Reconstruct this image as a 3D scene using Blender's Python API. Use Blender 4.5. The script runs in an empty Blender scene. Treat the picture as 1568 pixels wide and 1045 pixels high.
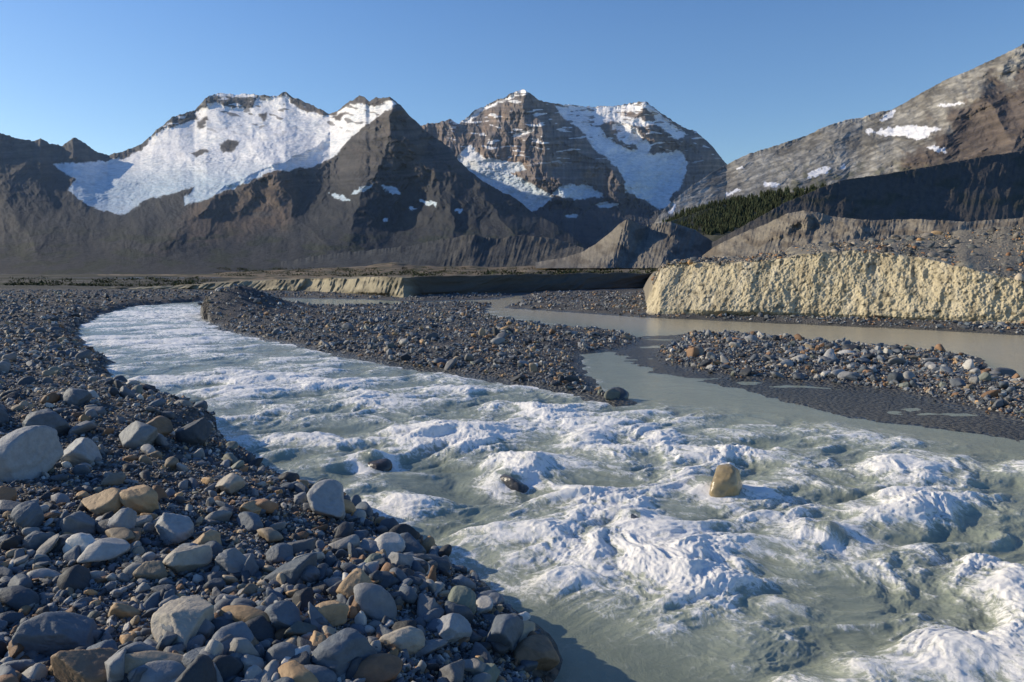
import bpy, math, numpy as np, time
T0=time.time()
rng=np.random.default_rng(7)
# ---------------------------------------------------------------- camera survey constants
H0=2.2; F=1132.4; CX=784.0; CY=522.5
TP=(CY-420)/F; PIT=math.atan(TP); CP=math.cos(PIT); SP=math.sin(PIT)
def ray(px,py):
    a=(np.asarray(px,float)-CX)/F; b=(CY-np.asarray(py,float))/F
    den=CP+b*SP
    return a/den,(-SP+b*CP)/den          # bearing tangent, elevation tangent
def gp(px,py,z=0.0):
    u,e=ray(px,py); Y=(z-H0)/e
    return u*Y,Y
def Yof(py,z=0.0): return float(gp(784,py,z)[1])
# ---------------------------------------------------------------- noise
_r=np.random.default_rng(3)
_ang=_r.random((256,256))*2*np.pi; _GX=np.cos(_ang); _GY=np.sin(_ang)
def n2(x,y,s=0):
    x=np.asarray(x,float)+s*17.31; y=np.asarray(y,float)+s*9.73
    xi=np.floor(x).astype(np.int64); yi=np.floor(y).astype(np.int64)
    fx=x-xi; fy=y-yi; u=fx*fx*fx*(fx*(fx*6-15)+10); v=fy*fy*fy*(fy*(fy*6-15)+10)
    x0=xi&255; x1=(xi+1)&255; y0=yi&255; y1=(yi+1)&255
    a=_GX[x0,y0]*fx+_GY[x0,y0]*fy; b=_GX[x1,y0]*(fx-1)+_GY[x1,y0]*fy
    c=_GX[x0,y1]*fx+_GY[x0,y1]*(fy-1); d=_GX[x1,y1]*(fx-1)+_GY[x1,y1]*(fy-1)
    return ((a+(b-a)*u)*(1-v)+(c+(d-c)*u)*v)*1.5
def fbm(x,y,o=4,s=0,g=0.5):
    t=0;A=1;N=0
    for i in range(o):
        t=t+A*n2(x,y,s+i*3); N+=A; A*=g
        x,y=(1.6*x+1.2*y),(-1.2*x+1.6*y)
    return t/N
def ridged(x,y,o=4,s=0,g=0.5):
    t=0;A=1;N=0
    for i in range(o):
        t=t+A*(1-2*np.abs(n2(x,y,s+i*5))); N+=A; A*=g
        x,y=(1.6*x+1.2*y),(-1.2*x+1.6*y)
    return t/N
def sstep(a,b,x):
    t=np.clip((x-a)/(b-a),0,1); return t*t*(3-2*t)
def sdist(x,y,poly):
    """signed distance, + inside"""
    P=np.asarray(poly,float); n=len(P)
    d=np.full(x.shape,1e18); ins=np.zeros(x.shape,bool)
    for i in range(n):
        ax,ay=P[i]; bx,by=P[(i+1)%n]; ex,ey=bx-ax,by-ay
        t=np.clip(((x-ax)*ex+(y-ay)*ey)/(ex*ex+ey*ey+1e-12),0,1)
        d=np.minimum(d,(x-ax-t*ex)**2+(y-ay-t*ey)**2)
        if ay!=by:
            c=((ay>y)!=(by>y))&(x<(bx-ax)*(y-ay)/(by-ay)+ax); ins^=c
    return np.where(ins,1,-1)*np.sqrt(d)
def ldist(x,y,line):
    d=np.full(x.shape,1e18)
    for (ax,ay),(bx,by) in zip(line[:-1],line[1:]):
        ex,ey=bx-ax,by-ay
        t=np.clip(((x-ax)*ex+(y-ay)*ey)/(ex*ex+ey*ey+1e-12),0,1)
        d=np.minimum(d,(x-ax-t*ex)**2+(y-ay-t*ey)**2)
    return np.sqrt(d)
# ---------------------------------------------------------------- mesh helpers
def mesh_obj(name,co,faces,mat,attrs={},smooth=True):
    me=bpy.data.meshes.new(name); co=np.ascontiguousarray(co,np.float32); faces=np.ascontiguousarray(faces,np.int32)
    k=faces.shape[1]; nf=len(faces)
    me.vertices.add(len(co)); me.vertices.foreach_set("co",co.ravel())
    me.loops.add(nf*k); me.loops.foreach_set("vertex_index",faces.ravel())
    me.polygons.add(nf); me.polygons.foreach_set("loop_start",np.arange(0,nf*k,k,dtype=np.int32))
    me.update(calc_edges=True)
    me.polygons.foreach_set("use_smooth",np.full(nf,smooth))
    for an,v in attrs.items():
        v=np.asarray(v,np.float32)
        if v.ndim==1:
            a=me.attributes.new(an,'FLOAT','POINT'); a.data.foreach_set("value",v)
        else:
            a=me.attributes.new(an,'FLOAT_COLOR','POINT')
            c=np.ones((len(v),4),np.float32); c[:,:3]=v; a.data.foreach_set("color",c.ravel())
    me.materials.append(mat)
    ob=bpy.data.objects.new(name,me); bpy.context.scene.collection.objects.link(ob)
    return ob
def gridfaces(nr,nc):
    i=np.arange(nr*nc).reshape(nr,nc)
    return np.stack([i[:-1,:-1],i[:-1,1:],i[1:,1:],i[1:,:-1]],-1).reshape(-1,4)
# ---------------------------------------------------------------- materials
def newmat(name):
    m=bpy.data.materials.new(name); m.use_nodes=True; nt=m.node_tree; nt.nodes.clear()
    out=nt.nodes.new('ShaderNodeOutputMaterial'); b=nt.nodes.new('ShaderNodeBsdfPrincipled')
    nt.links.new(b.outputs[0],out.inputs[0]); return m,nt,b
def N(nt,t,**k):
    n=nt.nodes.new(t)
    for a,v in k.items(): setattr(n,a,v)
    return n
def noise(nt,vec,scale,detail=6,rough=0.6):
    n=N(nt,'ShaderNodeTexNoise'); n.inputs['Scale'].default_value=scale; n.inputs['Detail'].default_value=detail
    n.inputs['Roughness'].default_value=rough; nt.links.new(vec,n.inputs['Vector']); return n.outputs[0]
def math_(nt,op,a,b=None,clamp=False):
    n=N(nt,'ShaderNodeMath',operation=op); n.use_clamp=clamp
    for i,v in enumerate((a,b)):
        if v is None: continue
        if isinstance(v,(int,float)): n.inputs[i].default_value=v
        else: nt.links.new(v,n.inputs[i])
    return n.outputs[0]
def mixc(nt,f,a,b,mode='MIX'):
    n=N(nt,'ShaderNodeMix',data_type='RGBA',blend_type=mode)
    for i,v in ((0,f),(6,a),(7,b)):
        if isinstance(v,(int,float)): n.inputs[i].default_value=v
        elif isinstance(v,tuple): n.inputs[i].default_value=(*v,1)
        else: nt.links.new(v,n.inputs[i])
    return n.outputs[2]
def bump(nt,h,strength,dist,bsdf):
    n=N(nt,'ShaderNodeBump'); n.inputs['Strength'].default_value=strength; n.inputs['Distance'].default_value=dist
    nt.links.new(h,n.inputs['Height']); nt.links.new(n.outputs[0],bsdf.inputs['Normal']); return n
def attrmat(name,scale,bdist,rough=0.9,var=0.5,bstr=0.7,spec=0.2,vor=False):
    m,nt,b=newmat(name)
    g=N(nt,'ShaderNodeNewGeometry').outputs['Position']
    a=N(nt,'ShaderNodeAttribute',attribute_name='Col').outputs['Color']
    n=noise(nt,g,scale,8,0.65)
    f=math_(nt,'ADD',math_(nt,'MULTIPLY',n,2*var),1-var)
    cc=N(nt,'ShaderNodeCombineXYZ')
    for i in range(3): nt.links.new(f,cc.inputs[i])
    nt.links.new(mixc(nt,1.0,a,cc.outputs[0],'MULTIPLY'),b.inputs['Base Color'])
    b.inputs['Roughness'].default_value=rough; b.inputs['Specular IOR Level'].default_value=spec
    h=n
    if vor:
        v=N(nt,'ShaderNodeTexVoronoi'); v.inputs['Scale'].default_value=scale*1.5; nt.links.new(g,v.inputs['Vector'])
        h=math_(nt,'SUBTRACT',n,v.outputs['Distance'])
    bump(nt,h,bstr,bdist,b)
    return m,nt,b
M_mtn,_,_=attrmat('mountain_rock',0.03,16,var=0.4,bstr=0.55)
M_mor,_,_=attrmat('moraine_till',0.25,1.5,var=0.4,bstr=0.7)
M_cliff,_,_=attrmat('bank_till',7,0.05,var=0.35,bstr=0.7,vor=True)
M_rock,nt,b=attrmat('river_stone',18,0.02,rough=0.7,var=0.45,bstr=0.6,spec=0.4)
M_wet,nt,b=attrmat('wet_stone',14,0.02,rough=0.22,var=0.45,bstr=0.5,spec=0.6)
M_ground,nt,b=attrmat('gravel_ground',9,0.06,rough=0.85,var=0.5,bstr=1.0,vor=True)
wa=N(nt,'ShaderNodeAttribute',attribute_name='wet').outputs['Fac']
nt.links.new(math_(nt,'SUBTRACT',0.9,math_(nt,'MULTIPLY',wa,0.65)),b.inputs['Roughness'])
# ---------------------------------------------------------------- lofted terrain sheets
def sheet(name,lines,pxr,nc,segs,mat,relief=None,color=None,ridge_noise=0,back=True,backd=0.4,backz=-5,linenoise={}):
    pxs=np.linspace(pxr[0],pxr[1],nc); L=[]
    for li,ln in enumerate(lines):
        a=np.array(ln,float); py=np.interp(pxs,a[:,0],a[:,1]); Y=np.interp(pxs,a[:,0],a[:,2])
        rn=linenoise.get(li,0)
        if rn: py=py-rn*fbm(pxs/45,pxs*0+3.3+li,2,5)
        L.append((py,Y))
    PY=[];YY=[]
    for k,n in enumerate(segs):
        t=np.linspace(0,1,n,endpoint=(k==len(segs)-1))[:,None]
        PY.append(L[k][0]*(1-t)+L[k+1][0]*t); YY.append(L[k][1]*(1-t)+L[k+1][1]*t)
    PY=np.vstack(PY); Y=np.vstack(YY); PX=np.broadcast_to(pxs,PY.shape)
    if ridge_noise:   # crest roughness, confined to the crest itself
        top=L[-1][0][None,:]; wgt=np.exp(-((PY-top)/(3.0*ridge_noise))**2)
        rn=ridge_noise*(fbm(pxs/14,pxs*0+3.3,4,5)+0.6*np.abs(n2(pxs/5,pxs*0,9)))
        PY=PY-rn[None,:]*wgt
    u,e=ray(PX,PY); X=u*Y; Z=H0+e*Y
    if relief is not None:
        Y=Y*(1+relief(PX,PY,X,Y,Z)); X=u*Y; Z=H0+e*Y
    col=color(PX,PY,X,Y,Z)
    if back:
        bx=[];by=[];bz=[]
        for t in (0.04,0.1,0.25,0.5,0.75,1.0):
            yy=Y[-1]*(1+backd*t); bx.append(u[-1]*yy); by.append(yy); bz.append(Z[-1]*(1-t)+backz*t)
        X=np.vstack([X]+[np.array(bx)]);Y=np.vstack([Y]+[np.array(by)]);Z=np.vstack([Z]+[np.array(bz)])
        col=np.concatenate([col]+[col[-1:]]*6,0)
    co=np.stack([X,Y,Z],-1).reshape(-1,3)
    return mesh_obj(name,co,gridfaces(*X.shape),mat,{'Col':np.clip(col,0.01,0.95).reshape(-1,3)})
def tents(PX,PY,lst):
    r=0
    wx=PX+16*fbm(PX/45,PY/45,4,21); wy=PY+14*fbm(PX/45,PY/45,4,22)
    for line,w,a in lst: r=r-a*np.clip(1-ldist(wx,wy,line)/w,0,1)**1.3
    return r
def mask(PX,PY,polys,amp=5,soft=1.5,s=31,sc=14):
    wx=PX+amp*fbm(PX/sc,PY/sc,5,s,0.65); wy=PY+amp*fbm(PX/sc,PY/sc,5,s+1,0.65)
    m=0
    for p in polys: m=np.maximum(m,sstep(-soft,soft,sdist(wx,wy,p)))
    return m
def mixa(a,b,m): return a*(1-m[...,None])+np.asarray(b)*m[...,None]
SNOW=(0.84,0.84,0.85)
def ell(cx,cy,rx,ry,n=10,rot=0.0):
    return [(cx+rx*math.cos(t)*math.cos(rot)-ry*math.sin(t)*math.sin(rot),cy+rx*math.cos(t)*math.sin(rot)+ry*math.sin(t)*math.cos(rot)) for t in np.linspace(0,2*math.pi,n,endpoint=False)]
# ---- glaciated massif (left)
RA=[(-400,150),(-100,190),(0,205),(25,212),(50,217),(62,212),(78,222),(95,224),(112,211),(125,216),(145,232),(165,238),(190,232),(215,222),(228,212),(240,200),(258,185),(275,176),(298,170),(308,160),(316,150),(335,143),(360,145),(385,145),(410,148),(425,147),(437,142),(455,152),(480,163),(505,175),(518,170),(530,160),(543,152),(550,147),(560,150),(566,156),(575,151),(590,151),(598,149),(608,158),(622,172),(640,189),(655,205),(672,215),(690,228),(705,250),(730,272),(760,290),(790,305),(815,325),(850,345),(880,365),(905,385),(930,400)]
DA=[(-400,4200),(0,5200),(150,5800),(330,6500),(440,6300),(505,5800),(560,5100),(600,4900),(640,4650),(700,4200),(800,3600),(930,2800)]
dx=[p[0] for p in DA]; dy=[p[1] for p in DA]
ridgeA=[(x,y,float(np.interp(x,dx,dy))) for x,y in RA]
midA=[(-400,340,3200),(0,335,3400),(200,335,3600),(450,345,3500),(650,350,3300),(760,360,3000),(850,385,2700),(930,410,2500)]
footA=[(-400,421,1900),(930,421,2200)]
snowA=[[(298,172),(312,165),(330,157),(350,164),(388,166),(392,150),(415,149),(437,143),(447,158),(470,172),(512,178),(520,170),(535,160),(560,159),(572,164),(600,154),(606,160),(575,180),(562,192),(535,212),(512,240),(482,254),(445,261),(420,262),(400,270),(352,291),(322,303),(282,316),(284,302),(298,287),(285,289),(265,296),(240,303),(220,307),(208,319),(190,329),(158,325),(128,310),(105,293),(116,274),(92,262),(82,251),(130,249),(165,246),(198,240),(224,223),(232,210),(256,196),(286,188),(303,182)],
 [(316,149),(335,141),(395,143),(390,149),(335,148)]]
rockA=[[(335,222),(350,213),(368,217),(358,232),(342,235)],[(322,232),(300,240),(290,235),(310,228)],[(505,180),(530,172),(520,186)],[(445,150),(455,152),(505,175),(490,176),(462,166)],[(318,152),(385,150),(388,164),(352,162),(332,156)],[(395,176),(410,172),(405,186)],[(300,186),(318,178),(322,190),(306,200)]]
patA=[ell(520,302,16,4,rot=.3),ell(600,291,15,5,rot=.4),ell(656,311,14,4,rot=.2),ell(590,338,6,3),ell(632,320,6,3),ell(702,323,7,3),ell(555,290,20,3,rot=-.4)]
tA=[([(430,150),(425,200),(380,230),(300,262)],60,0.025),([(545,155),(500,215),(415,252),(330,300),(240,378)],85,0.08),([(415,252),(450,320),(500,380)],70,0.05),
    ([(598,152),(600,210),(560,280),(540,350)],80,0.085),([(622,172),(650,250),(690,320),(700,390)],60,0.06),([(700,250),(760,320),(800,390)],50,0.05),
    ([(20,208),(60,300),(110,345),(200,378)],80,0.03),([(-80,190),(0,280),(60,390)],90,0.05),([(240,200),(225,240)],30,.015),([(316,150),(345,200)],35,0.015),([(360,215),(280,250),(180,285)],35,.012)]
def relA(PX,PY,X,Y,Z):
    w=sstep(0,60,420-PY); sm=mask(PX,PY,snowA,5,6); q=(1-0.85*sm); up_=sstep(350,250,PY)
    r=tents(PX,PY,tA)*w
    gx=PX+18*fbm(PX/50,PY/50,4,8); gy=PY+18*fbm(PX/50,PY/50,4,9)
    r-=q*w*((0.013+.009*up_)*ridged(gx/75,gy/90,5,1,0.55)+(0.0008+.0044*up_)*ridged(gx/14,gy/20,4,2,.6)+0.0020*up_*n2(PX/60,(PY+.05*PX)/5,3)+.012*fbm(PX/45,PY/40,4,7))
    r+=sm*(0.007*fbm(PX/26,PY/14,4,4)+0.014*fbm(PX/80,PY/35,2,5)-0.0024*ridged(PX/9+PY/14,PY/4,3,6)*sstep(195,240,PY))
    return r
def colA(PX,PY,X,Y,Z):
    n=fbm(PX/60,PY/40,5,11); st=n2(PX/300+0.2*n,(PY+0.05*PX+12*n)/7,12)+0.6*n2(PX/180,(PY+0.05*PX+8*n)/2.8,13)
    c=np.zeros(X.shape+(3,))+(0.076,0.071,0.069)
    c=mixa(c,(0.12,0.098,0.082),sstep(-0.1,0.5,n)*0.7)
    bt=mask(PX,PY,[[(415,250),(440,270),(455,300),(450,350),(330,370),(240,380),(300,310)]],30,18,s=16,sc=40); c=mixa(c,(0.145,0.10,0.068),bt*.8)
    c=c*(1+0.45*st*sstep(340,270,PY))[...,None]
    lower=sstep(215,320,PY+30*n)*(1-.65*bt); c=mixa(c,(0.026,0.030,0.036),lower*0.9)  # lower slopes' shadow and blue haze are put into the albedo
    fan=sstep(0.1,.45,fbm(PX/70+PY/60,PY/30,4,14))*sstep(290,330,PY); c=mixa(c,(0.052,0.053,0.055),fan*.7)
    veg=sstep(0.0,0.2,fbm(PX/50,PY/12,4,15))*sstep(335,370,PY); c=mixa(c,(0.024,0.032,0.02),veg*0.7)
    c=c*(1+0.28*fbm(PX/12,PY/10,4,17))[...,None]
    sn=mask(PX,PY,snowA,6,1.3); sn=sn*(1-mask(PX,PY,rockA,5,1.5))
    sn=sn*(1-.8*sstep(.42,.56,n2(PX/26,(PY-.25*PX)/7,29)+.4*n2(PX/9,PY/4,30))*sstep(215,185,PY)); sn=np.maximum(sn,mask(PX,PY,patA,7,1.0,s=44,sc=9))
    streak=sstep(0.35,0.5,n2(PX/22,PY/6,19)+0.4*n2(PX/8,PY/3,20))*sstep(225,190,PY)*0.8*sstep(225,260,PX)*sstep(520,450,PX); sn=np.maximum(sn,streak)
    ice=(sstep(235,290,PY)*(.8+.5*ridged(PX/9,PY/4,3,25)))[...,None]; sc=np.array(SNOW)*(1-ice)+np.array((0.50,0.60,0.68))*ice
    cv=sstep(.35,.75,ridged(PX/14+PY/25,PY/3.2,3,26))*sstep(-.1,.25,fbm(PX/50,PY/25,2,27)); sc=mixa(sc,(0.42,0.50,0.58),cv*.6)
    sc=sc*(1-0.15*sstep(0,0.5,fbm(PX/22,PY/6,4,23)))[...,None]
    return c*(1-sn[...,None])+sc*sn[...,None]
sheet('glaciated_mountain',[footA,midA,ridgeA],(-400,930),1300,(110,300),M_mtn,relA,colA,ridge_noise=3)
# ---- rocky massif (centre)
RB=[(560,230),(640,193),(655,191),(675,188),(690,183),(703,190),(712,184),(722,174),(735,166),(748,160),(762,153),(775,149),(783,144),(792,140),(803,138),(812,143),(820,150),(832,156),(850,160),(880,162),(905,164),(945,163),(970,158),(988,156),(1000,164),(1012,174),(1030,186),(1050,197),(1068,204),(1082,216),(1095,230),(1110,250),(1130,262),(1200,300)]
ridgeB=[(x,y,6500-0.6*abs(x-850)) for x,y in RB]
midB=[(560,330,4900),(850,320,4900),(1000,330,4900),(1200,335,4900)]
footB=[(560,421,3300),(1200,421,3300)]
snowB=[[(700,242),(712,225),(722,222),(730,235),(745,242),(800,250),(806,262),(780,264),(830,290),(848,302),(822,322),(796,330),(780,312),(764,292),(735,275),(712,262)],
 [(848,160),(900,164),(945,162),(985,156),(1003,167),(1020,182),(1052,207),(1037,214),(1003,190),(985,194),(960,190),(925,186),(918,194),(928,210),(955,226),(1000,236),(1045,230),(1054,250),(1042,288),(1024,303),(1030,320),(1006,318),(988,306),(958,294),(955,270),(928,242),(912,230),(892,202),(864,182)],
 [(845,297),(862,283),(905,285),(925,300),(900,306),(860,304)],[(712,184),(735,166),(775,149),(803,137),(812,143),(800,146),(775,154),(740,170),(718,188)],ell(700,187,12,3),ell(930,314,18,4),ell(875,331,10,3),ell(800,205,18,4,rot=-.3),ell(960,205,26,14,rot=.5),ell(985,225,12,12)]
rockB=[ell(965,176,16,5,rot=.1),ell(940,202,7,4),ell(1012,228,7,7),[(985,165),(1000,175),(1005,186),(985,186),(975,176)]]
tB=[([(803,138),(830,200),(860,215),(935,262),(950,280)],60,0.065),([(803,138),(770,200),(740,235)],45,0.035),([(830,200),(830,265),(860,285)],35,0.04),([(690,184),(705,230)],30,0.03),
    ([(800,240),(850,290),(900,330),(960,370)],60,0.04),([(988,156),(1030,200),(1075,240),(1090,290),(1010,340)],50,0.04),([(985,165),(960,215)],25,0.015)]
def relB(PX,PY,X,Y,Z):
    w=sstep(0,50,420-PY); sm=mask(PX,PY,snowB,4,5); q=1-0.8*sm
    gx=PX+9*fbm(PX/30,PY/30,4,38); gy=PY+9*fbm(PX/30,PY/30,4,39)
    r=tents(PX,PY,tB)*w
    r-=q*w*(0.020*ridged(gx/44,gy/90,5,41,0.55)+0.0065*ridged(gx/11,gy/34,4,42,.6)+0.0024*n2(PX/60,PY/5,43))
    r+=sm*(0.006*fbm(PX/18,PY/11,5,44)+0.010*fbm(PX/50,PY/30,2,45)-0.0020*ridged(PX/9+PY/14,PY/4,3,6)*sstep(210,250,PY)); return r
def colB(PX,PY,X,Y,Z):
    n=fbm(PX/50,PY/34,5,51); st=n2(PX/250,(PY+9*n)/7,52)+0.8*n2(PX/150,(PY+5*n)/2.7,53)
    c=np.zeros(X.shape+(3,))+(0.14,0.122,0.115)
    c=mixa(c,(0.25,0.185,0.135),sstep(-0.1,0.4,n+0.3*n2(PX/10,PY/50,56))*0.75); c=c*(1+0.40*st)[...,None]*(1+0.28*n2(PX/4,PY/24,57))[...,None]
    lower=sstep(265,315,PY+20*n); c=mixa(c,(0.042,0.047,0.056),lower*0.9)  # shade of the lower slope painted into the rock colour, dark and bluish
    sn=mask(PX,PY,snowB,6,1.2,s=61,sc=12)*(1-mask(PX,PY,rockB,6,1.5,s=66,sc=8))
    sn=sn*(1-.85*sstep(.40,.52,n2(PX/24,(PY+6*n)/5,67)+.5*n2(PX/8,PY/3,68))*sstep(225,205,PY))
    band=sstep(0.43,0.56,n2(PX/35,(PY+8*n)/5,58)+0.5*n2(PX/10,PY/2.6,59))*sstep(265,230,PY)*0.8; sn=np.maximum(sn,band*sstep(680,700,PX))
    ice=(sstep(225,280,PY)*(.7+.5*ridged(PX/8,PY/4,3,65)))[...,None]; sc=np.array(SNOW)*(1-ice)+np.array((0.50,0.59,0.67))*ice
    cv=sstep(.35,.75,ridged(PX/12+PY/25,PY/3.2,3,26))*sstep(-.1,.25,fbm(PX/40,PY/25,2,27)); sc=mixa(sc,(0.42,0.50,0.58),cv*.6)
    sc=sc*(1-0.16*sstep(0,0.5,fbm(PX/14,PY/5,4,63)))[...,None]
    return c*(1-sn[...,None])+sc*sn[...,None]
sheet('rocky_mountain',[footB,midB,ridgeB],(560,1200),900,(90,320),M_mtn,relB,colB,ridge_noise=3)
# ---- fluted moraine wall at the foot of the massifs
ridgeV=[(430,402,1900),(500,390,1900),(560,384,1880),(620,378,1850),(680,366,1800),(720,360,1780),(760,366,1800),(800,360,1850),(850,366,1850),(900,382,1800),(960,402,1800)]
footV=[(430,420,1500),(960,420,1500)]
def colV(PX,PY,X,Y,Z):
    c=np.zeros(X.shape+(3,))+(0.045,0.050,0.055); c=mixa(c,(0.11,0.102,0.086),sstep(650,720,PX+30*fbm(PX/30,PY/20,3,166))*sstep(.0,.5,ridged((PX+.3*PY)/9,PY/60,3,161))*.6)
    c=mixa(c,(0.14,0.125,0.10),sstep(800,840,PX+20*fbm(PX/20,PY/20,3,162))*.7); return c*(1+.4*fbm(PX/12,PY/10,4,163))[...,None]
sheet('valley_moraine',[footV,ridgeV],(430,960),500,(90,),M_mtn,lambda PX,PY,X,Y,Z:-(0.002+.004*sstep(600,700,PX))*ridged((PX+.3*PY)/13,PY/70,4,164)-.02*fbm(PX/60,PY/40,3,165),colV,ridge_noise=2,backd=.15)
# ---- right mountain
RC=[(985,372),(1008,332),(1020,318),(1040,300),(1060,285),(1090,265),(1112,253),(1130,243),(1160,232),(1200,220),(1235,208),(1270,192),(1300,183),(1320,181),(1345,172),(1368,168),(1385,158),(1420,138),(1450,122),(1480,110),(1520,92),(1568,68),(1650,40),(2000,-60)]
ridgeC=[(x,y,float(np.interp(x,[985,1112,1300,1568,2000],[1500,2600,2900,2600,2000]))) for x,y in RC]
footC=[(985,385,1350),(1200,390,1150),(2000,390,900)]
snowC=[[(1335,203),(1365,195),(1400,192),(1442,196),(1425,205),(1410,215),(1385,209),(1350,208)],ell(1290,256,5,3),ell(1254,264,20,5,rot=-.35),ell(1456,160,22,3,rot=-.1),ell(1360,178,14,4,rot=-.6),ell(1133,258,7,2),ell(1435,229,16,4,rot=.2),ell(1182,283,12,4),ell(1122,295,12,3,rot=-.4),ell(1330,201,8,3),ell(1030,320,4,9,rot=.6)]
tC=[([(1300,183),(1260,240),(1180,290),(1060,320)],110,0.05),([(1568,68),(1480,150),(1430,220),(1380,250)],80,0.05),([(1700,60),(1600,160),(1540,240)],70,0.05),([(1500,150),(1540,200)],30,0.03)]
def relC(PX,PY,X,Y,Z):
    gx=PX+14*fbm(PX/50,PY/50,3,68); gy=PY+0.3*PX+14*fbm(PX/50,PY/50,3,69)
    r=tents(PX,PY,tC)
    r-=0.016*ridged(gx/110,gy/50,6,71,0.55)+0.0028*ridged(gx/22,gy/9,4,72,.6); return r
def colC(PX,PY,X,Y,Z):
    q=PY+0.33*PX; n=fbm(PX/60,q/40,5,81); st=n2(PX/160,(q+12*n)/9,82)+.7*n2(PX/80,(q+6*n)/3.2,83)
    c=np.zeros(X.shape+(3,))+(0.35,0.335,0.295); c=mixa(c,(0.195,0.182,0.155),sstep(-.15,.3,n)*0.8); c=c*(1+0.24*st)[...,None]*(1+.3*fbm(PX/9,PY/7,4,84))[...,None]
    c=c*(1-.35*sstep(.3,.6,ridged(PX/30,q/8,4,89)))[...,None]
    br=mask(PX,PY,[[(1430,200),(1470,160),(1520,125),(1700,100),(2000,80),(2000,300),(1400,300),(1380,260)]],60,14,s=85,sc=40)
    c=mixa(c,np.array((0.105,0.082,0.068))*(1+.35*st)[...,None],br*0.9)
    veg=sstep(0.0,0.25,fbm(PX/20,PY/14,4,86))*sstep(235,275,PY)*sstep(1150,1250,PX); c=mixa(c,(0.12,0.12,0.065),veg*0.7)
    sn=mask(PX,PY,snowC,7,1.0,s=88,sc=9); return mixa(c,SNOW,sn)
sheet('limestone_mountain',[footC,ridgeC],(985,2000),1100,(330,),M_mtn,relC,colC,ridge_noise=2)
# ---- shaded lateral moraine and sunny moraine
def gulp(PX,PY,L,s): return ridged((PX+0.25*PY)/L,PY/(L*5)+fbm(PX/40,PY/40,2,s+1)*.6,4,s,.55)
ridgeD=[(1090,372,480),(1150,340,520),(1200,312,560),(1250,291,600),(1290,276,640),(1350,268,720),(1420,256,800),(1500,241,880),(1568,231,950),(2000,190,1100)]
footD=[(1090,392,400),(1568,392,520),(2000,392,560)]
def relD(PX,PY,X,Y,Z): return -0.008*gulp(PX,PY,26,91)-0.002*ridged(PX/7,PY/20,3,92)-0.02*fbm(PX/90,PY/50,3,93)
def colD(PX,PY,X,Y,Z):
    n=fbm(PX/50,PY/24,5,94); c=np.zeros(X.shape+(3,))+(0.08,0.073,0.064); c=mixa(c,(0.055,0.055,0.035),sstep(0,.4,n)*.7); return c*(1+.3*fbm(PX/9,PY/7,4,95))[...,None]  # slope's shade partly put into the dark till colour
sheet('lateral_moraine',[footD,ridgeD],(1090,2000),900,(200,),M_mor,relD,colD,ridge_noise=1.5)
ridgeE=[(1075,392,470),(1095,378,450),(1130,360,430),(1170,345,410),(1205,328,395),(1235,322,385),(1275,332,370),(1330,338,350),(1400,336,330),(1480,340,310),(1568,334,290),(2000,330,230)]
footE=[(1075,405,330),(1300,405,250),(1568,405,190),(2000,405,150)]
tE=[([(1235,322),(1190,360),(1150,400)],50,.06),([(1330,338),(1290,365),(1250,400)],45,.05),([(1480,338),(1430,360),(1400,400)],50,.05),([(1130,360),(1105,400)],30,.04)]
def relE(PX,PY,X,Y,Z): return tents(PX,PY,tE)-0.012*gulp(PX,PY,18,101)-0.003*ridged(PX/7,PY/12,3,102)-0.03*fbm(PX/70,PY/30,3,103)
def colE(PX,PY,X,Y,Z):
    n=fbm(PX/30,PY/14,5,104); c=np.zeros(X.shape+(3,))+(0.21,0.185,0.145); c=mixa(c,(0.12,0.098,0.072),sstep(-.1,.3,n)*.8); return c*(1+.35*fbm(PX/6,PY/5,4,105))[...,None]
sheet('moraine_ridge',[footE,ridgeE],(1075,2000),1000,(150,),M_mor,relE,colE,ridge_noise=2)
ridgeF=[(820,402,700),(860,396,690),(890,387,680),(915,372,660),(935,356,640),(950,342,630),(962,335,620),(972,340,620),(982,346,625),(1000,343,630),(1025,340,640),(1045,346,650),(1065,353,650),(1085,366,655),(1110,385,660),(1130,398,660)]
footF=[(820,411,470),(1130,411,480)]
def relF(PX,PY,X,Y,Z): return tents(PX,PY,[([(962,335),(940,375),(925,405)],40,.07),([(1030,340),(1040,370),(1010,405)],45,.06)])-0.010*gulp(PX,PY,14,111)-0.003*ridged(PX/6,PY/9,3,112)
def colF(PX,PY,X,Y,Z):
    n=fbm(PX/30,PY/22,5,114); c=np.zeros(X.shape+(3,))+(0.18,0.163,0.135); c=mixa(c,(0.10,0.087,0.07),sstep(-.05,.3,n)*.8); return c*(1+.3*fbm(PX/6,PY/5,4,115))[...,None]
sheet('moraine_hill',[footF,ridgeF],(820,1130),520,(130,),M_mor,relF,colF,ridge_noise=1.5)
print('mtn',time.time()-T0)
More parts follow.
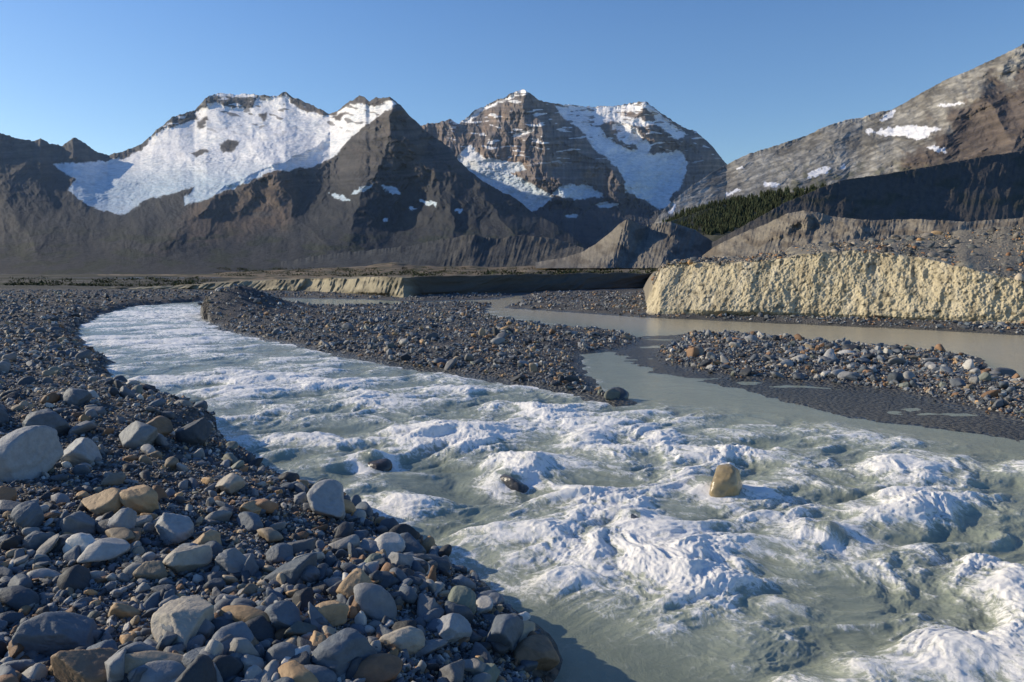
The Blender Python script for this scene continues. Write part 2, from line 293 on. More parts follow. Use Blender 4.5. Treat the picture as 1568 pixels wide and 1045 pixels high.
# ---------------------------------------------------------------- river layout (world metres, water surface z=0)
def W(pts): return [tuple(float(v) for v in gp(x,y)) for x,y in pts]
left_edge=[(330,461),(270,464),(205,470),(150,484),(118,508),(128,528),(172,556),(165,585),(200,610),(270,632),(335,662),(372,700),(420,725),(470,755),(540,778),(600,795),(640,832),(680,862),(750,892),(800,932),(842,970),(850,1010),(835,1050)]
L1=W(left_edge)+[(0.25,3.0),(0.3,1.5),(0.5,-12),(-80,-12),(-120,100),(-60,110)]+W([(330,447)])
L2=W([(303,484),(320,470),(345,463),(420,472),(560,470),(700,465),(752,466),(742,480),(800,494),(850,503),(950,508),(985,520),(975,535),(915,540),(888,545),(905,575),(925,600),(980,618),(940,624),(870,606),(790,592),(700,577),(600,562),(520,546),(420,526),(330,506)])
L3=W([(1040,512),(1130,513),(1250,524),(1400,538),(1500,548),(1530,572),(1600,590),(1750,600),(1750,700),(1568,658),(1480,632),(1420,618),(1330,600),(1200,588),(1100,582),(1010,560),(990,545)])
LW=W([(900,520),(1040,514),(1500,560),(1600,600),(1750,720),(1520,668),(1420,655),(1300,640),(1150,600),(1000,570),(960,548)])
L5=W([(800,462),(770,472),(830,476),(990,487),(1200,496),(1400,505),(1568,514),(1800,532),(2400,560),(2600,440),(1000,436),(800,450)])
L6=W([(-200,462),(100,462),(200,465),(330,462),(420,457),(560,459),(640,463),(760,459),(800,452),(1200,440),(1200,428),(-200,428)])
def ground_h(x,y):
    wob=(0.10+0.012*np.abs(y))*fbm(x/0.9,y/0.9,3,121)
    h=np.full(x.shape,-0.5)
    def up(poly,hh,fall,h):
        s=sdist(x,y,poly)+wob
        hh_=np.where(s>0,hh*(1-np.exp(-s/fall)),np.maximum(-0.5,s*0.5))
        return np.maximum(h,hh_)
    h=up(L1,0.42,0.7,h); h=up(L2,0.26,1.2,h); h=up(L3,0.20,0.9,h); h=up(L5,0.3,1.5,h); h=up(L6,0.3,3,h)
    s=sdist(x,y,LW)+2*wob; h=np.maximum(h,np.where(s>0,0.008+0.035*fbm(x/2.5,y/1.2,4,123),np.maximum(-.5,s*.3)))
    land=h>0.05
    h=h+land*(0.14*fbm(x/2.2,y/2.2,4,125)+0.035*fbm(x/0.35,y/0.35,3,126))*sstep(0.05,.2,h)
    hx,hy=gp(362,484); h=h+np.where(land,1.35*np.exp(-((x-hx)/2.2)**2-((y-hy)/4)**2),0)
    lx,ly=-5.5,10; h=h+np.where(land,0.25*np.exp(-((x-lx)/2.5)**2-((y-ly)/5)**2),0)
    far=sstep(140,600,y); return h*(1-far)+0.2*far
# ---------------------------------------------------------------- ground sheet
ang=np.concatenate([np.linspace(-math.pi,-0.85,60,endpoint=False),np.linspace(-0.85,0.85,1000,endpoint=False),np.linspace(0.85,math.pi,60)])
rad=np.concatenate([[0.02],np.geomspace(0.5,150,700,endpoint=False),np.geomspace(150,16000,120)])
R_,A_=np.meshgrid(rad,ang,indexing='ij'); X=R_*np.sin(A_); Y=R_*np.cos(A_)
near=R_<800; Z=np.full(X.shape,0.2); Z[near]=ground_h(X[near],Y[near])
Z=np.where(Y<-11,np.minimum(Z,0.3),Z)
fr=sstep(75,160,R_)
Z=Z+fr*sstep(2600,900,R_)*(1.0*np.maximum(0,fbm(X/35,Y/30,4,136))+R_*0.004*np.maximum(0,fbm(X/160,Y/120,4,137)))
n=fbm(X/3,Y/3,5,131); wet=sstep(0.10,0.02,Z)
c=np.zeros(X.shape+(3,))+(0.12,0.114,0.107); c=mixa(c,(0.070,0.071,0.073),sstep(-.2,.3,n)*.8); c=mixa(c,(0.20,0.175,0.14),sstep(.2,.5,fbm(X/1.1,Y/1.1,4,132))*.6)
c=mixa(c,(0.060,0.055,0.048),fr*.9); c=mixa(c,(0.13,0.118,0.10),fr*.8*sstep(.12,.28,fbm(X/50,Y/14,4,134))); veg=fr*sstep(-.05,0.15,fbm(X/60,Y/25,4,133)); c=mixa(c,(0.026,0.034,0.018),veg*.85)
trk=np.exp(-((Y-200-0.35*(X+110))/22)**2)*sstep(-60,-90,X); c=mixa(c,(0.25,0.24,0.22),trk*.8*sstep(-.2,.1,fbm(X/60,Y/40,3,135)))
c=mixa(c,(0.07,0.072,0.066),wet*.8)
mesh_obj('ground',np.stack([X,Y,Z],-1).reshape(-1,3),gridfaces(*X.shape)[:,::-1],M_ground,{'Col':c.reshape(-1,3),'wet':wet.ravel()})
print('ground',time.time()-T0)
# ---------------------------------------------------------------- cut banks / terraces
foot=[(984,485),(1000,486),(1100,489),(1250,493),(1400,499),(1568,507),(2200,545)]
cf=[(x,y,Yof(y)) for x,y in foot]
ct0=[(984,482,40),(994,474,39.0),(1010,472,37.5),(1100,476,36),(1250,480,34),(1400,486,31.5),(1568,493,29),(2200,525,21)]
ct1=[(984,478,48),(992,462,44),(1000,438,41),(1012,412,40),(1025,404,39.8),(1060,402,39),(1100,404,38),(1150,401,37),(1200,396,36.2),(1240,390,35.2),(1300,384,34.5),(1400,392,33),(1480,412,31),(1568,432,29.5),(2200,445,22)]
ct2=[(984,476,54),(998,428,50),(1012,406,47),(1060,396,46),(1150,393,46),(1240,374,46),(1300,369,46),(1400,360,44),(1480,353,42),(1568,345,40),(2200,300,34)]
def relG(PX,PY,X,Y,Z):
    S=X-Y*0.8; w=sstep(0.0,0.6,Z)
    return -w*(0.0055*ridged(S/2.2,Z/4,3,141,.5)+0.0022*ridged((S+.3*Z)/0.8,Z/1.3,4,142,.6)+0.0024*fbm(S/0.25,Z/0.2,3,143)+0.016*fbm(S/7,Z/9,2,144))+0.004
def colG(PX,PY,X,Y,Z):
    S=X-Y*0.8; a=np.array(ct1); yt=np.interp(PX,a[:,0],a[:,1]); n=fbm(S/1.5,Z/1.0,5,145)
    c=np.zeros(X.shape+(3,))+(0.48,0.415,0.28); c=mixa(c,(0.33,0.28,0.185),sstep(.0,.4,n)*.75); c=mixa(c,(0.55,0.49,0.36),sstep(0.1,.5,n2(S/0.9,Z/2,146))*.6)
    c=c*(1-0.6*sstep(.36,.58,n2(S/.2,Z/.2,147)))[...,None]*(1-0.4*sstep(.3,.6,n2(S/.5,Z/.35,149)))[...,None]
    c=mixa(c,(0.27,0.225,0.15),sstep(.2,.6,n2(S/.35,Z/3,150))*.5)
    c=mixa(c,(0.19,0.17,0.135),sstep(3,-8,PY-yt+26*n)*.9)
    c=mixa(c,(0.17,0.155,0.13),sstep(.30,.08,Z+.2*n)*.8); return c*(1+.25*fbm(S/.4,Y/.4,3,148))[...,None]
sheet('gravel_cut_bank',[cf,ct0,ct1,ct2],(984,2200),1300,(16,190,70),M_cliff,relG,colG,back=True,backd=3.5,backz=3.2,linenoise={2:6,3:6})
fm=[(150,449),(280,448),(400,449),(480,451),(560,455),(618,459),(650,456),(760,452),(900,448),(1020,444)]
cf=[(x,y,Yof(y)) for x,y in fm]
tm=[(150,443),(220,440),(280,437),(330,434),(400,430),(480,427),(560,425),(618,425),(700,423),(800,421),(900,419),(1020,418)]
ctm=[(x,y,float(np.interp(x,[p[0] for p in cf],[p[2] for p in cf]))+2.5) for x,y in tm]
cpm=[(150,424,600),(300,420,700),(420,414,800),(560,408,850),(600,402,850),(640,407,850),(760,409,900),(1020,404,900)]
def relM(PX,PY,X,Y,Z):
    w=sstep(0.1,0.5,Z)*sstep(150,110,Y); S=X-Y*.6; pl=sstep(100,200,Y)
    return -w*(0.014*ridged(S/5,Z/6,4,151,.6)+.005*ridged(S/1.0,Z/2.0,3,152)+.03*fbm(S/14,Z/30,3,154))-pl*0.10*fbm(PX/60,PY/5,4,153)
def colM(PX,PY,X,Y,Z):
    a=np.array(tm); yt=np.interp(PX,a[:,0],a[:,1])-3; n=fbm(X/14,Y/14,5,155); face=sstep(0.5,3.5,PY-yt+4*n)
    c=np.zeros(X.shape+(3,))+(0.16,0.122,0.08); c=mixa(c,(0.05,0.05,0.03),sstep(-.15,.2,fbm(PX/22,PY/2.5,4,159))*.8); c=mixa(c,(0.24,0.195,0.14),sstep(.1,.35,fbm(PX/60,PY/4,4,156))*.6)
    fc=mixa(np.zeros(X.shape+(3,))+(0.33,0.29,0.20),(0.085,0.075,0.06),sstep(612,640,PX+20*n)); fc=fc*(1+.5*fbm((X-Y*.6)/1.5,Z/2,3,157))[...,None]  # lit left face and shaded right face painted as two albedos
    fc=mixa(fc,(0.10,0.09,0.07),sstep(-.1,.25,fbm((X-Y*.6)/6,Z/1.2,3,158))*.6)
    return c*(1-face[...,None])+fc*face[...,None]
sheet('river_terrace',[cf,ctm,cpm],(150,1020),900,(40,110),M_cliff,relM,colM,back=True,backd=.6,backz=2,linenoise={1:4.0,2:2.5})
print('banks',time.time()-T0)
# ---------------------------------------------------------------- water
MID=[(1110,758,76,(.30,.23,.12),.02),(975,808,46,(.05,.055,.06),.0),(785,742,56,(.10,.09,.075),-.08),(1285,830,80,(.22,.18,.11),-.16),(575,712,46,(.09,.075,.06),-.09),(945,612,30,(.07,.075,.08),.05)]
nc,nr=1500,950
PXg,PYg=np.meshgrid(np.linspace(-250,1900,nc),np.concatenate([np.linspace(447,620,330,endpoint=False),np.linspace(620,1160,nr-330)]),indexing='xy')
X,Y=gp(PXg,PYg)
def zone(pts,s=1.0): return sstep(-s,s,sdist(PXg,PYg,pts))
calm=np.maximum(zone([(700,440),(740,478),(900,520),(890,560),(930,606),(1000,625),(1150,640),(1350,668),(1568,705),(1950,760),(1950,400),(700,400)],22),0)
calm=np.maximum(calm,zone([(-300,400),(2000,400),(2000,462),(420,470),(300,466),(-300,470)],5))
eddy=zone([(690,880),(800,895),(900,935),(1050,1000),(1180,1060),(1250,1200),(700,1200),(830,1000)],40)
fd=(0.50,-0.866); S=X*fd[0]+Y*fd[1]; C=X*(-fd[1])+Y*fd[0]
wx=C+0.5*fbm(C/1.6,S/1.6,3,161); wy=S+0.6*fbm(C/1.6,S/1.6,3,162)
big=ridged(wx/1.7,wy/1.0,2,163,.4); med=ridged(wx/0.6,wy/0.40,4,164,.6); sml=fbm(wx/0.2,wy/0.14,4,165,.65); low=fbm(C/3.2,S/1.9,2,166); mid=fbm(wx/1.2,wy/0.62,3,167)
turb=(1-calm)*(1-0.8*eddy)
blobs=[(690,680,90,30,1),(620,622,110,20,.8),(860,632,70,25,.8),(780,722,60,25,.9),(905,765,90,28,1),(1060,870,80,35,.9),(1110,705,60,20,.9),(1195,785,60,25,.8),(1290,725,60,25,1),(1400,790,80,25,.9),(1480,870,70,30,1),(1540,900,60,40,.8),(1440,985,100,35,1),(1290,990,60,25,.6),(840,910,60,18,.8),(640,785,50,18,.7),(480,680,80,12,.7),(410,640,80,14,.7),(560,640,60,12,.6),(340,585,100,14,.6),(250,525,90,14,.6),(250,485,70,7,.8),(1380,740,90,15,.5),(960,690,90,14,.6),(1000,730,60,14,.5),(1550,760,50,16,.5),(720,620,70,12,.6),(1130,640,80,8,.4),(480,590,100,10,.5),(1100,900,70,30,.7),(1000,840,60,20,.6),(870,850,60,16,.5),(1560,960,50,30,.6),(1230,900,80,30,.4)]
bl=0; wpx=PXg+60*fbm(X/1.0,Y/1.0,5,168,.6); wpy=PYg+24*fbm(X/.9,Y/.9,5,169,.6)
for bx,by,rx,ry,st in blobs: bl=np.maximum(bl,st*np.exp(-((wpx-bx)/(rx*1.2))**2-((wpy-by)/(ry*1.2))**2))
A=turb*(0.088+0.03*bl)*(0.8+0.5*sstep(25,5,Y))
hN=0.40*big+0.9*low+0.9*mid
lump=np.maximum(0,1-np.abs(n2(wx/.15,wy/.11,172))*2.2)*.5+np.maximum(0,1-np.abs(n2(wx/.07,wy/.055,173))*2.2)*.35+.3*n2(wx/.04,wy/.035,174)
Z=A*(0.40*big+1.0*low+0.20*med+0.08*sml+1.0*mid)+(0.006*fbm(C/.5,S/.3,3,170)+.004*fbm(X/.16,Y/.12,3,171))*calm*(Y<34)+A*0.35*bl
foam=turb*sstep(0.16-0.50*bl,1.22-0.55*bl,0.75*hN+0.45*sml+0.38*med+0.05+0.10*sstep(8,25,Y))
foam=np.clip(foam+0.10*turb*sstep(-.4,.4,low+.5*mid)+0.14*turb*bl,0,1)
Z=Z+foam*turb*0.015*lump*(0.5+bl)*sstep(30,12,Y)
for hx,hy,w_,c_,zz in MID[:5]:   # water heaps against and streams off each boulder
    bx_,by_=gp(hx,hy); r_=w_*by_/F*.62; d2=np.hypot((X-bx_+.25*r_)/r_,(Y-by_-.35*r_)/r_); Z=Z+0.55*r_*np.exp(-(d2/.95)**2)*turb*(1 if zz>-.05 else .8)
    al_=(X-bx_)*fd[0]+(Y-by_)*fd[1]; ac_=(X-bx_)*(-fd[1])+(Y-by_)*fd[0]
    wake=np.exp(-((np.abs(ac_)-r_*.8-.25*np.maximum(al_,0))/(.28*r_+.05))**2)*sstep(-1.4*r_,0,al_)*sstep(5*r_,.5*r_,al_)
    foam=np.clip(foam+(.45*np.exp(-((d2-1.1)/.45)**2)+.5*wake)*turb,0,1)
gh=ground_h(X,Y); shore=sstep(-0.14,0.0,gh)*turb*(1-eddy); foam=np.clip(foam+0.22*shore,0,1); Z=Z*(1-0.7*sstep(-.2,.05,gh))
tan=zone([(700,440),(745,480),(1000,508),(1500,548),(1620,600),(1950,640),(1950,400),(700,400)],12)  # channel tint: the cut bank's reflection painted into the water colour
crest=np.clip(0.5+0.8*(0.5*low+0.6*mid+.2*big),0,1)*turb+calm*.6
face=gridfaces(nr,nc)[:,::-1]
keep=(gh.ravel()[face].min(1)<0.08)&(Y.ravel()[face].max(1)<130); face=face[keep]
M_w,nt,b=newmat('glacial_water')
g=N(nt,'ShaderNodeNewGeometry').outputs['Position']
mp=N(nt,'ShaderNodeMapping'); mp.vector_type='TEXTURE'; mp.inputs['Rotation'].default_value=(0,0,math.radians(-60)); mp.inputs['Scale'].default_value=(2.6,1,1); nt.links.new(g,mp.inputs[0])
wn=N(nt,'ShaderNodeTexNoise'); wn.inputs['Scale'].default_value=2.2; wn.inputs['Detail'].default_value=4; nt.links.new(g,wn.inputs['Vector'])
vs=N(nt,'ShaderNodeVectorMath',operation='MULTIPLY_ADD'); nt.links.new(wn.outputs['Color'],vs.inputs[0]); vs.inputs[1].default_value=(.6,.6,.6); nt.links.new(mp.outputs[0],vs.inputs[2])
P_=vs.outputs[0]
fo=N(nt,'ShaderNodeAttribute',attribute_name='foam').outputs['Fac']; tn=N(nt,'ShaderNodeAttribute',attribute_name='tan').outputs['Fac']; cr_=N(nt,'ShaderNodeAttribute',attribute_name='crest').outputs['Fac']
nz=noise(nt,P_,14,10,0.82); nz2=noise(nt,mp.outputs[0],1.3,5,0.6); nz3=noise(nt,g,55,4,0.7)
lace=math_(nt,'SUBTRACT',0.10,math_(nt,'ABSOLUTE',math_(nt,'SUBTRACT',noise(nt,P_,6,6,.65),0.5)))
lace=math_(nt,'MULTIPLY',lace,2.8)
ff=math_(nt,'ADD',fo,math_(nt,'MULTIPLY',math_(nt,'SUBTRACT',nz,0.5),2.9))
ff=math_(nt,'ADD',ff,lace)
dense=math_(nt,'MULTIPLY',math_(nt,'SUBTRACT',ff,0.44),1.9,True)
veil=math_(nt,'MULTIPLY',math_(nt,'SUBTRACT',ff,0.0),1.1,True)
veil=math_(nt,'MULTIPLY',veil,math_(nt,'MULTIPLY',fo,5.0,True))
dense=math_(nt,'MULTIPLY',dense,math_(nt,'MULTIPLY',fo,5.0,True))
tone=math_(nt,'ADD',math_(nt,'MULTIPLY',nz2,0.5),math_(nt,'SUBTRACT',math_(nt,'MULTIPLY',cr_,0.9),0.25),True)  # wave shading painted into the base colour: dark troughs, pale crests
base=mixc(nt,tone,(0.17,0.195,0.145),(0.40,0.43,0.325)); base=mixc(nt,math_(nt,'MULTIPLY',tn,0.85),base,(0.50,0.43,0.29))
base=mixc(nt,math_(nt,'MULTIPLY',veil,0.55),base,(0.60,0.61,0.52))
col=mixc(nt,dense,base,(0.95,0.92,0.86)); nt.links.new(col,b.inputs['Base Color'])
nt.links.new(math_(nt,'ADD',0.13,math_(nt,'MULTIPLY',dense,0.45)),b.inputs['Roughness']); b.inputs['IOR'].default_value=1.33
hh=math_(nt,'ADD',math_(nt,'MULTIPLY',nz,1.0),math_(nt,'MULTIPLY',nz3,0.3))
hh=math_(nt,'MULTIPLY',hh,math_(nt,'ADD',0.40,math_(nt,'MULTIPLY',fo,0.8)))
bump(nt,hh,0.6,0.045,b)
mesh_obj('river',np.stack([X,Y,Z],-1).reshape(-1,3),face,M_w,{'foam':foam.ravel(),'tan':tan.ravel(),'crest':crest.ravel()})
print('water',time.time()-T0)
# ---------------------------------------------------------------- stones
import bmesh
def ico(sub):
    bm=bmesh.new(); bmesh.ops.create_icosphere(bm,subdivisions=sub,radius=1.0); bm.verts.ensure_lookup_table()
    v=np.array([x.co[:] for x in bm.verts]); f=np.array([[q.index for q in p.verts] for p in bm.faces]); bm.free(); return v,f
def template(sub,seed,sharp=14):
    r=np.random.default_rng(seed); v,f=ico(sub); v=v/np.linalg.norm(v,axis=1)[:,None]
    k=int(r.integers(7,12))
    nn=r.normal(size=(k,3)); nn/=np.linalg.norm(nn,axis=1)[:,None]; d=r.uniform(0.45,0.9,k)
    q=np.maximum(v@nn.T,0)/d; sh=sharp*r.uniform(.6,2.0); rad_=(np.sum(q**sh,1)+1.0)**(-1.0/sh)
    off=seed*3.1
    w=1+0.07*fbm(v[:,0]*1.3+off,v[:,1]*1.3+v[:,2]*1.7,3,181)
    if sub>=3: w+=0.055*fbm(v[:,0]*4+off,v[:,1]*4+v[:,2]*5,4,183,.6)
    v=v*(rad_*w)[:,None]; return v/np.sqrt((v**2).sum(1)).mean()*0.86,f
PAL=np.array([(0.085,0.105,0.125),(0.125,0.14,0.155),(0.185,0.188,0.188),(0.28,0.272,0.25),(0.43,0.41,0.365),(0.38,0.25,0.13),(0.23,0.135,0.075),(0.045,0.05,0.056),(0.16,0.17,0.14),(0.30,0.24,0.165)])
PW=np.array([.19,.17,.15,.13,.055,.05,.07,.13,.03,.055]); PW/=PW.sum()
def rotm(az,tx,ty):
    ca,sa=np.cos(az),np.sin(az); cx,sx=np.cos(tx),np.sin(tx); cy,sy=np.cos(ty),np.sin(ty); o=np.zeros_like(az); i=o+1
    Rz=np.stack([ca,-sa,o,sa,ca,o,o,o,i],-1).reshape(-1,3,3); Rx=np.stack([i,o,o,o,cx,-sx,o,sx,cx],-1).reshape(-1,3,3); Ry=np.stack([cy,o,sy,o,i,o,-sy,o,cy],-1).reshape(-1,3,3)
    return Rz@Rx@Ry
def build_stones(name,pos,sz,col,sub,kt=14,sharp=14,tilt=0.5,sc=None,wetz=0.09,smooth=True,mat=None):
    n=len(sz); 
    if n==0: return
    if sc is None: sc=np.stack([rng.uniform(.85,1.5,n),rng.uniform(.55,1.0,n),rng.uniform(.4,.9,n)],-1)
    R=rotm(rng.uniform(0,6.28,n),rng.normal(0,tilt,n),rng.normal(0,tilt,n)); tid=rng.integers(0,kt,n)
    V=[];Fc=[];Cc=[];o=0
    for k in range(kt):
        m=tid==k
        if not m.any(): continue
        tv,tf=template(sub,100+k+sub*20,sharp=sharp)
        vv=np.einsum('nij,nvj->nvi',R[m],tv[None]*sc[m][:,None,:])*(sz[m]*0.5)[:,None,None]+pos[m][:,None,:]
        c=int(m.sum()); V.append(vv.reshape(-1,3)); Fc.append((tf[None]+(np.arange(c)*len(tv))[:,None,None]+o).reshape(-1,3)); Cc.append(np.repeat(col[m],len(tv),0)); o+=c*len(tv)
    V=np.vstack(V); Cc=np.vstack(Cc)
    wetf=sstep(wetz,0.0,V[:,2])[:,None]; Cc=Cc*(1-0.6*wetf)
    mesh_obj(name,V,np.vstack(Fc),mat or M_rock,{'Col':Cc},smooth)
NS=170000
px=rng.uniform(-200,1800,NS); py=rng.uniform(449,1180,NS)
px=np.concatenate([px,rng.uniform(-50,1750,30000),rng.uniform(990,1750,6000)]); py=np.concatenate([py,rng.uniform(450,640,30000),rng.uniform(505,660,6000)])
X,Y=gp(px,py,0.15); Z=ground_h(X,Y)
keep=(Z>0.03); X,Y,Z,px,py=[a[keep] for a in (X,Y,Z,px,py)]
n=len(X); smin=np.maximum(0.018,3.2*Y/F); smax=np.where(Y>12,0.34,0.24)
uu=rng.random(n); al=2.5; s=(smin**-al+uu*(smax**-al-smin**-al))**(-1/al)
s=np.where(Z<0.07,np.minimum(s,0.16),s)
k2=(Z>0.06)|(rng.random(n)<0.12); X,Y,Z,s=[a[k2] for a in (X,Y,Z,s)]; n=len(X)
cl=fbm(X/1.6,Y/2.2,3,190); s=s*np.where((s>0.06)|(Y>10),0.85+0.5*np.clip(cl+.1,0,1)*2,1)
col=PAL[rng.choice(len(PAL),n,p=PW)]*rng.uniform(.65,1.35,(n,1)); 
pos=np.stack([X,Y,Z+s*0.16],-1); app=s*F/Y
a=app>42; bq=(app>17)&~a; cq=~a&~bq; print('stones',a.sum(),bq.sum(),cq.sum())
build_stones('river_cobbles',pos[a],s[a],col[a],4,sharp=44)
build_stones('river_pebbles',pos[bq],s[bq],col[bq],3,sharp=40)
build_stones('river_gravel',pos[cq],s[cq],col[cq],1 if cq.sum()>45000 else 2,sharp=24,smooth=False)
LG=(.30,.305,.30);TA=(.38,.265,.15);BG=(.115,.135,.155);DK=(.06,.068,.075);LT=(.36,.32,.255);BR=(.21,.145,.09);GR=(.17,.19,.15)
her=[(500,770,78,LG),(215,765,70,TA),(155,772,56,TA),(262,810,62,LG),(385,780,38,TA),(285,858,72,LT),(360,866,60,(.2,.21,.21)),(540,898,66,TA),(285,950,105,LT),(85,975,118,BG),(500,945,58,TA),(430,950,72,BG),(612,980,70,LT),(525,1005,92,BG),(690,966,56,LG),(130,1028,105,BR),(30,705,105,LG),(75,652,62,BG),(120,695,64,LG),(40,790,62,BG),(212,668,62,(.2,.21,.21)),(300,664,58,DK),(700,925,62,GR),(770,975,85,BG),(822,1005,75,BR),(745,1035,48,GR),(170,805,48,DK),(350,745,44,LT),(60,830,42,BG),(318,830,45,TA),(235,655,50,BR),(470,880,42,BG),(575,860,40,GR),(610,828,34,TA),(120,610,42,BG),(430,850,42,BG),(300,1010,60,BG),(380,990,50,BR)]
P=[];Sz=[];Co=[]
for hx,hy,w,c_ in her:
    z=.4
    for _ in range(4):
        x,y=gp(hx,hy+0.25*w,z); z=float(ground_h(np.array([x]),np.array([y]))[0]); z=max(z,0.02)
    P.append((x,y+0.1*w*y/F,z+w*y/F*0.22)); Sz.append(w*y/F*1.0); Co.append(c_)
build_stones('river_boulders',np.array(P),np.array(Sz),np.array(Co),5,sharp=44,tilt=.25,sc=np.stack([rng.uniform(.95,1.2,len(P)),rng.uniform(.8,1.0,len(P)),rng.uniform(.65,.9,len(P))],-1))
P=[];Sz=[];Co=[]
for hx,hy,w,c_,zz in MID:
    x,y=gp(hx,hy,.0); P.append((float(x),float(y),zz)); Sz.append(w*y/F*1.15); Co.append(np.array(c_))
build_stones('midstream_boulders',np.array(P),np.array(Sz),np.array(Co),5,sharp=12,tilt=.25,sc=np.tile([1,.9,.95],(len(P),1)),wetz=0.06,mat=M_wet)
px=rng.uniform(1000,1900,6000); t=rng.random(6000)
a1=np.array(ct1);a2=np.array(ct2)
py=np.interp(px,a1[:,0],a1[:,1])*(1-t)+np.interp(px,a2[:,0],a2[:,1])*t; yy=np.interp(px,a1[:,0],a1[:,2])*(1-t)+np.interp(px,a2[:,0],a2[:,2])*t
u,e=ray(px,py); yy=yy*(1-.004); s=0.07*rng.pareto(2.6,6000)+0.07; s=np.minimum(s,.55)
build_stones('bank_rubble',np.stack([u*yy,yy,H0+e*yy+.0],-1),s,(PAL[rng.choice(len(PAL),6000,p=PW)]*np.array([1.15,1.0,.82])),2)
print('stones',time.time()-T0)
# ---------------------------------------------------------------- conifer forest on the moraine flank
M_tree,_,_=attrmat('conifer_foliage',1.2,0.4,var=0.5)
NT=5200
px=rng.uniform(1015,1300,NT*2); py=rng.uniform(278,362,NT*2)
inside=(sdist(px+6*n2(px/9,py/9,201),py+4*n2(px/9,py/9,202),[(1018,338),(1050,322),(1090,310),(1150,298),(1200,290),(1250,284),(1290,284),(1230,300),(1200,318),(1160,342),(1100,358),(1080,356),(1020,348)])>0)&(fbm(px/14,py/8,3,203)<0.22)
px=px[inside];py=py[inside]; NT=len(px); u,e=ray(px,py)
yy=np.interp(py,[278,360],[1350,900])+rng.uniform(-10,10,NT); V=[];Fc=[];Cc=[]; o=0
for i in range(NT):
    h=rng.uniform(4,12); r=h*.22; bx,by,bz=u[i]*yy[i],yy[i],H0+e[i]*yy[i]-h*.5; c=np.array((0.045,0.055,0.026))*rng.uniform(.4,1.7)
    for k in range(3):
        z0=h*(.08+.26*k); z1=z0+h*.45; rr=r*(1-.28*k); th=np.linspace(0,2*np.pi,7,endpoint=False)+rng.random(); q=rr*rng.uniform(.6,1.25,7)
        vs=[(bx+q[j]*math.cos(th[j]),by+q[j]*math.sin(th[j]),bz+z0-rng.random()*.5) for j in range(7)]+[(bx,by,bz+min(z1,h))]
        V+=vs; Fc+=[(o+j,o+(j+1)%7,o+7) for j in range(7)]; Cc+=[c*.8]*7+[c*1.3]; o+=8
mesh_obj('conifer_forest',np.array(V),np.array(Fc),M_tree,{'Col':np.array(Cc)},smooth=False)
fl=[(1000,372,860),(1300,372,820)]; fr_=[(1000,352,930),(1020,342,960),(1050,330,1050),(1100,315,1150),(1150,304,1250),(1200,296,1300),(1250,290,1350),(1300,290,1350)]
def colT(PX,PY,X,Y,Z): return mixa(np.zeros(X.shape+(3,))+np.array((0.07,0.07,0.04)),(0.13,0.12,0.075),sstep(0,.3,fbm(PX/14,PY/8,3,203)))
sheet('forested_slope',[fl,fr_],(1000,1300),200,(60,),M_mor,lambda a,b,c,d,e:0.004*fbm(c/40,e/20,3,210)-.0,colT,backd=.1,backz=20)
# low shrubs on the valley flat and terrace
NB=2600; V=[];Fc=[];Cc=[];o=0
px=rng.uniform(-150,1010,NB); py=np.where(px<330,rng.uniform(426,441,NB),rng.uniform(411,424,NB)); kp=fbm(px/40,py/4,3,205)>-.05
px=px[kp];py=py[kp]
u,e=ray(px,py); am=np.array(tm);cm=np.array(cpm); ym=np.interp(px,am[:,0],am[:,1]); yc=np.interp(px,cm[:,0],cm[:,1]); t=np.clip((ym-py)/(ym-yc),0.02,1)
Yt=np.interp(px,[p[0] for p in ctm],[p[2] for p in ctm])*(1-t)+np.interp(px,cm[:,0],cm[:,2])*t
yy=np.where(px<330,(0.3-H0)/np.minimum(e,-.0045),Yt)
for i in range(len(px)):
    h=rng.uniform(.4,1.2)*(0.5+yy[i]/500); bx,by=u[i]*yy[i],yy[i]; bz=(0.2 if px[i]<330 else H0+e[i]*yy[i]); c=np.array((0.045,0.05,0.022))*rng.uniform(.6,1.7)
    m=14; q=rng.normal(size=(m,3))*np.array([h*.9,h*.9,h*.22])+np.array([bx,by,bz+h*.25])
    d1=rng.normal(size=(m,3))*h*.3; d2=rng.normal(size=(m,3))*h*.3
    V+=list(np.stack([q,q+d1,q+d2],1).reshape(-1,3)); Fc+=[(o+3*j,o+3*j+1,o+3*j+2) for j in range(m)]; Cc+=[c]*(3*m); o+=3*m
mesh_obj('willow_shrubs',np.array(V),np.array(Fc),M_tree,{'Col':np.array(Cc)},smooth=False)
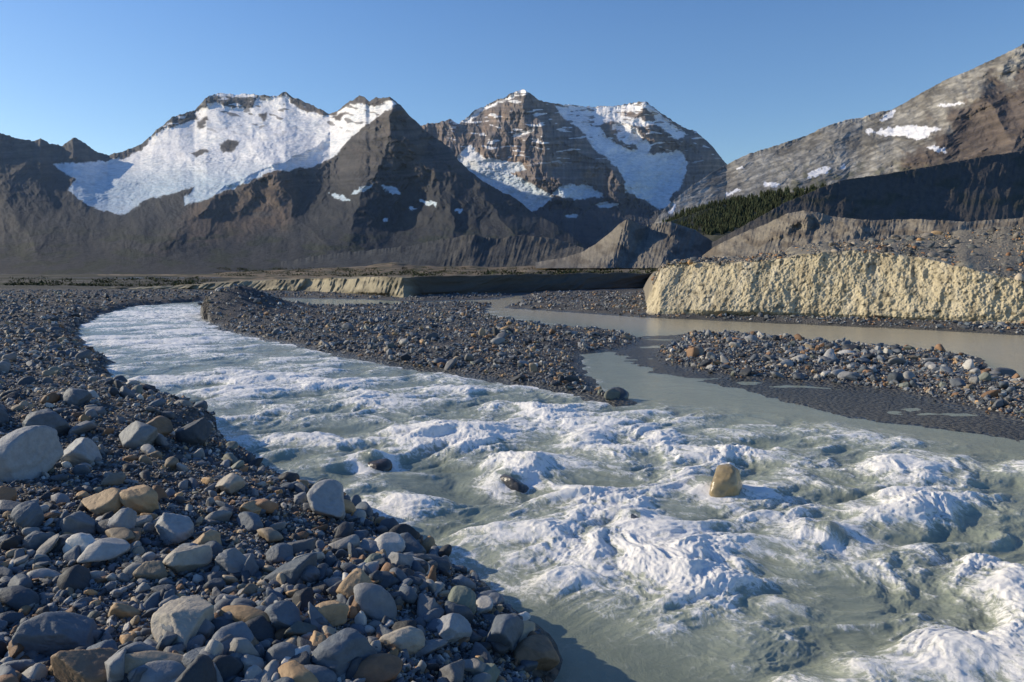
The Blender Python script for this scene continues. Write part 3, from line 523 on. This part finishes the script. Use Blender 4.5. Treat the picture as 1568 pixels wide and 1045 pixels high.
# ---------------------------------------------------------------- distant air: thin real haze filling the valley beyond the flats
mh=bpy.data.materials.new('valley_air'); mh.use_nodes=True; nt=mh.node_tree; nt.nodes.clear()
o_=nt.nodes.new('ShaderNodeOutputMaterial'); v_=nt.nodes.new('ShaderNodeVolumeScatter'); v_.inputs['Color'].default_value=(.42,.66,1,1); v_.inputs['Density'].default_value=2.0e-5; v_.inputs['Anisotropy'].default_value=0.1
nt.links.new(v_.outputs[0],o_.inputs['Volume'])
x0,x1,y0,y1,z0,z1=-9000,9000,1200,7600,-20,2300
V=np.array([(x,y,z) for z in (z0,z1) for y in (y0,y1) for x in (x0,x1)],float)
hz=mesh_obj('background_haze',V,np.array([(0,2,3,1),(4,5,7,6),(0,1,5,4),(2,6,7,3),(0,4,6,2),(1,3,7,5)]),mh,smooth=False)
# ---------------------------------------------------------------- sun, sky, camera
EL=math.radians(22.5); AZ=math.radians(-74)   # from +Y toward -X
sd=(math.sin(AZ)*math.cos(EL),math.cos(AZ)*math.cos(EL),math.sin(EL))
from mathutils import Vector
l=bpy.data.lights.new('sun','SUN'); l.energy=5.0; l.angle=math.radians(.5); l.color=(1,.88,.68)
so=bpy.data.objects.new('sun',l); bpy.context.scene.collection.objects.link(so); so.rotation_euler=Vector(sd).to_track_quat('Z','Y').to_euler(); so.location=(-50,20,60)
w=bpy.data.worlds.new("World"); bpy.context.scene.world=w; w.use_nodes=True; nt=w.node_tree
bg=nt.nodes['Background']; sk=nt.nodes.new('ShaderNodeTexSky'); sk.sky_type='NISHITA'; sk.sun_disc=False; sk.sun_elevation=EL; sk.sun_rotation=AZ
sk.altitude=1500; sk.air_density=1.3; sk.dust_density=0.8; sk.ozone_density=3.2
hs=nt.nodes.new('ShaderNodeHueSaturation'); hs.inputs['Saturation'].default_value=1.22; hs.inputs['Hue'].default_value=0.512
nt.links.new(sk.outputs[0],hs.inputs['Color']); nt.links.new(hs.outputs[0],bg.inputs[0]); bg.inputs[1].default_value=0.15
cam=bpy.data.cameras.new('camera'); cam.lens=26; cam.sensor_width=36; cam.clip_start=.05; cam.clip_end=40000
co=bpy.data.objects.new('camera',cam); bpy.context.scene.collection.objects.link(co); co.location=(0,0,H0); co.rotation_euler=(math.pi/2-PIT,0,0)
sc=bpy.context.scene; sc.camera=co; sc.view_settings.view_transform='Standard'; sc.view_settings.look='None'; sc.view_settings.exposure=0
print('done',time.time()-T0)
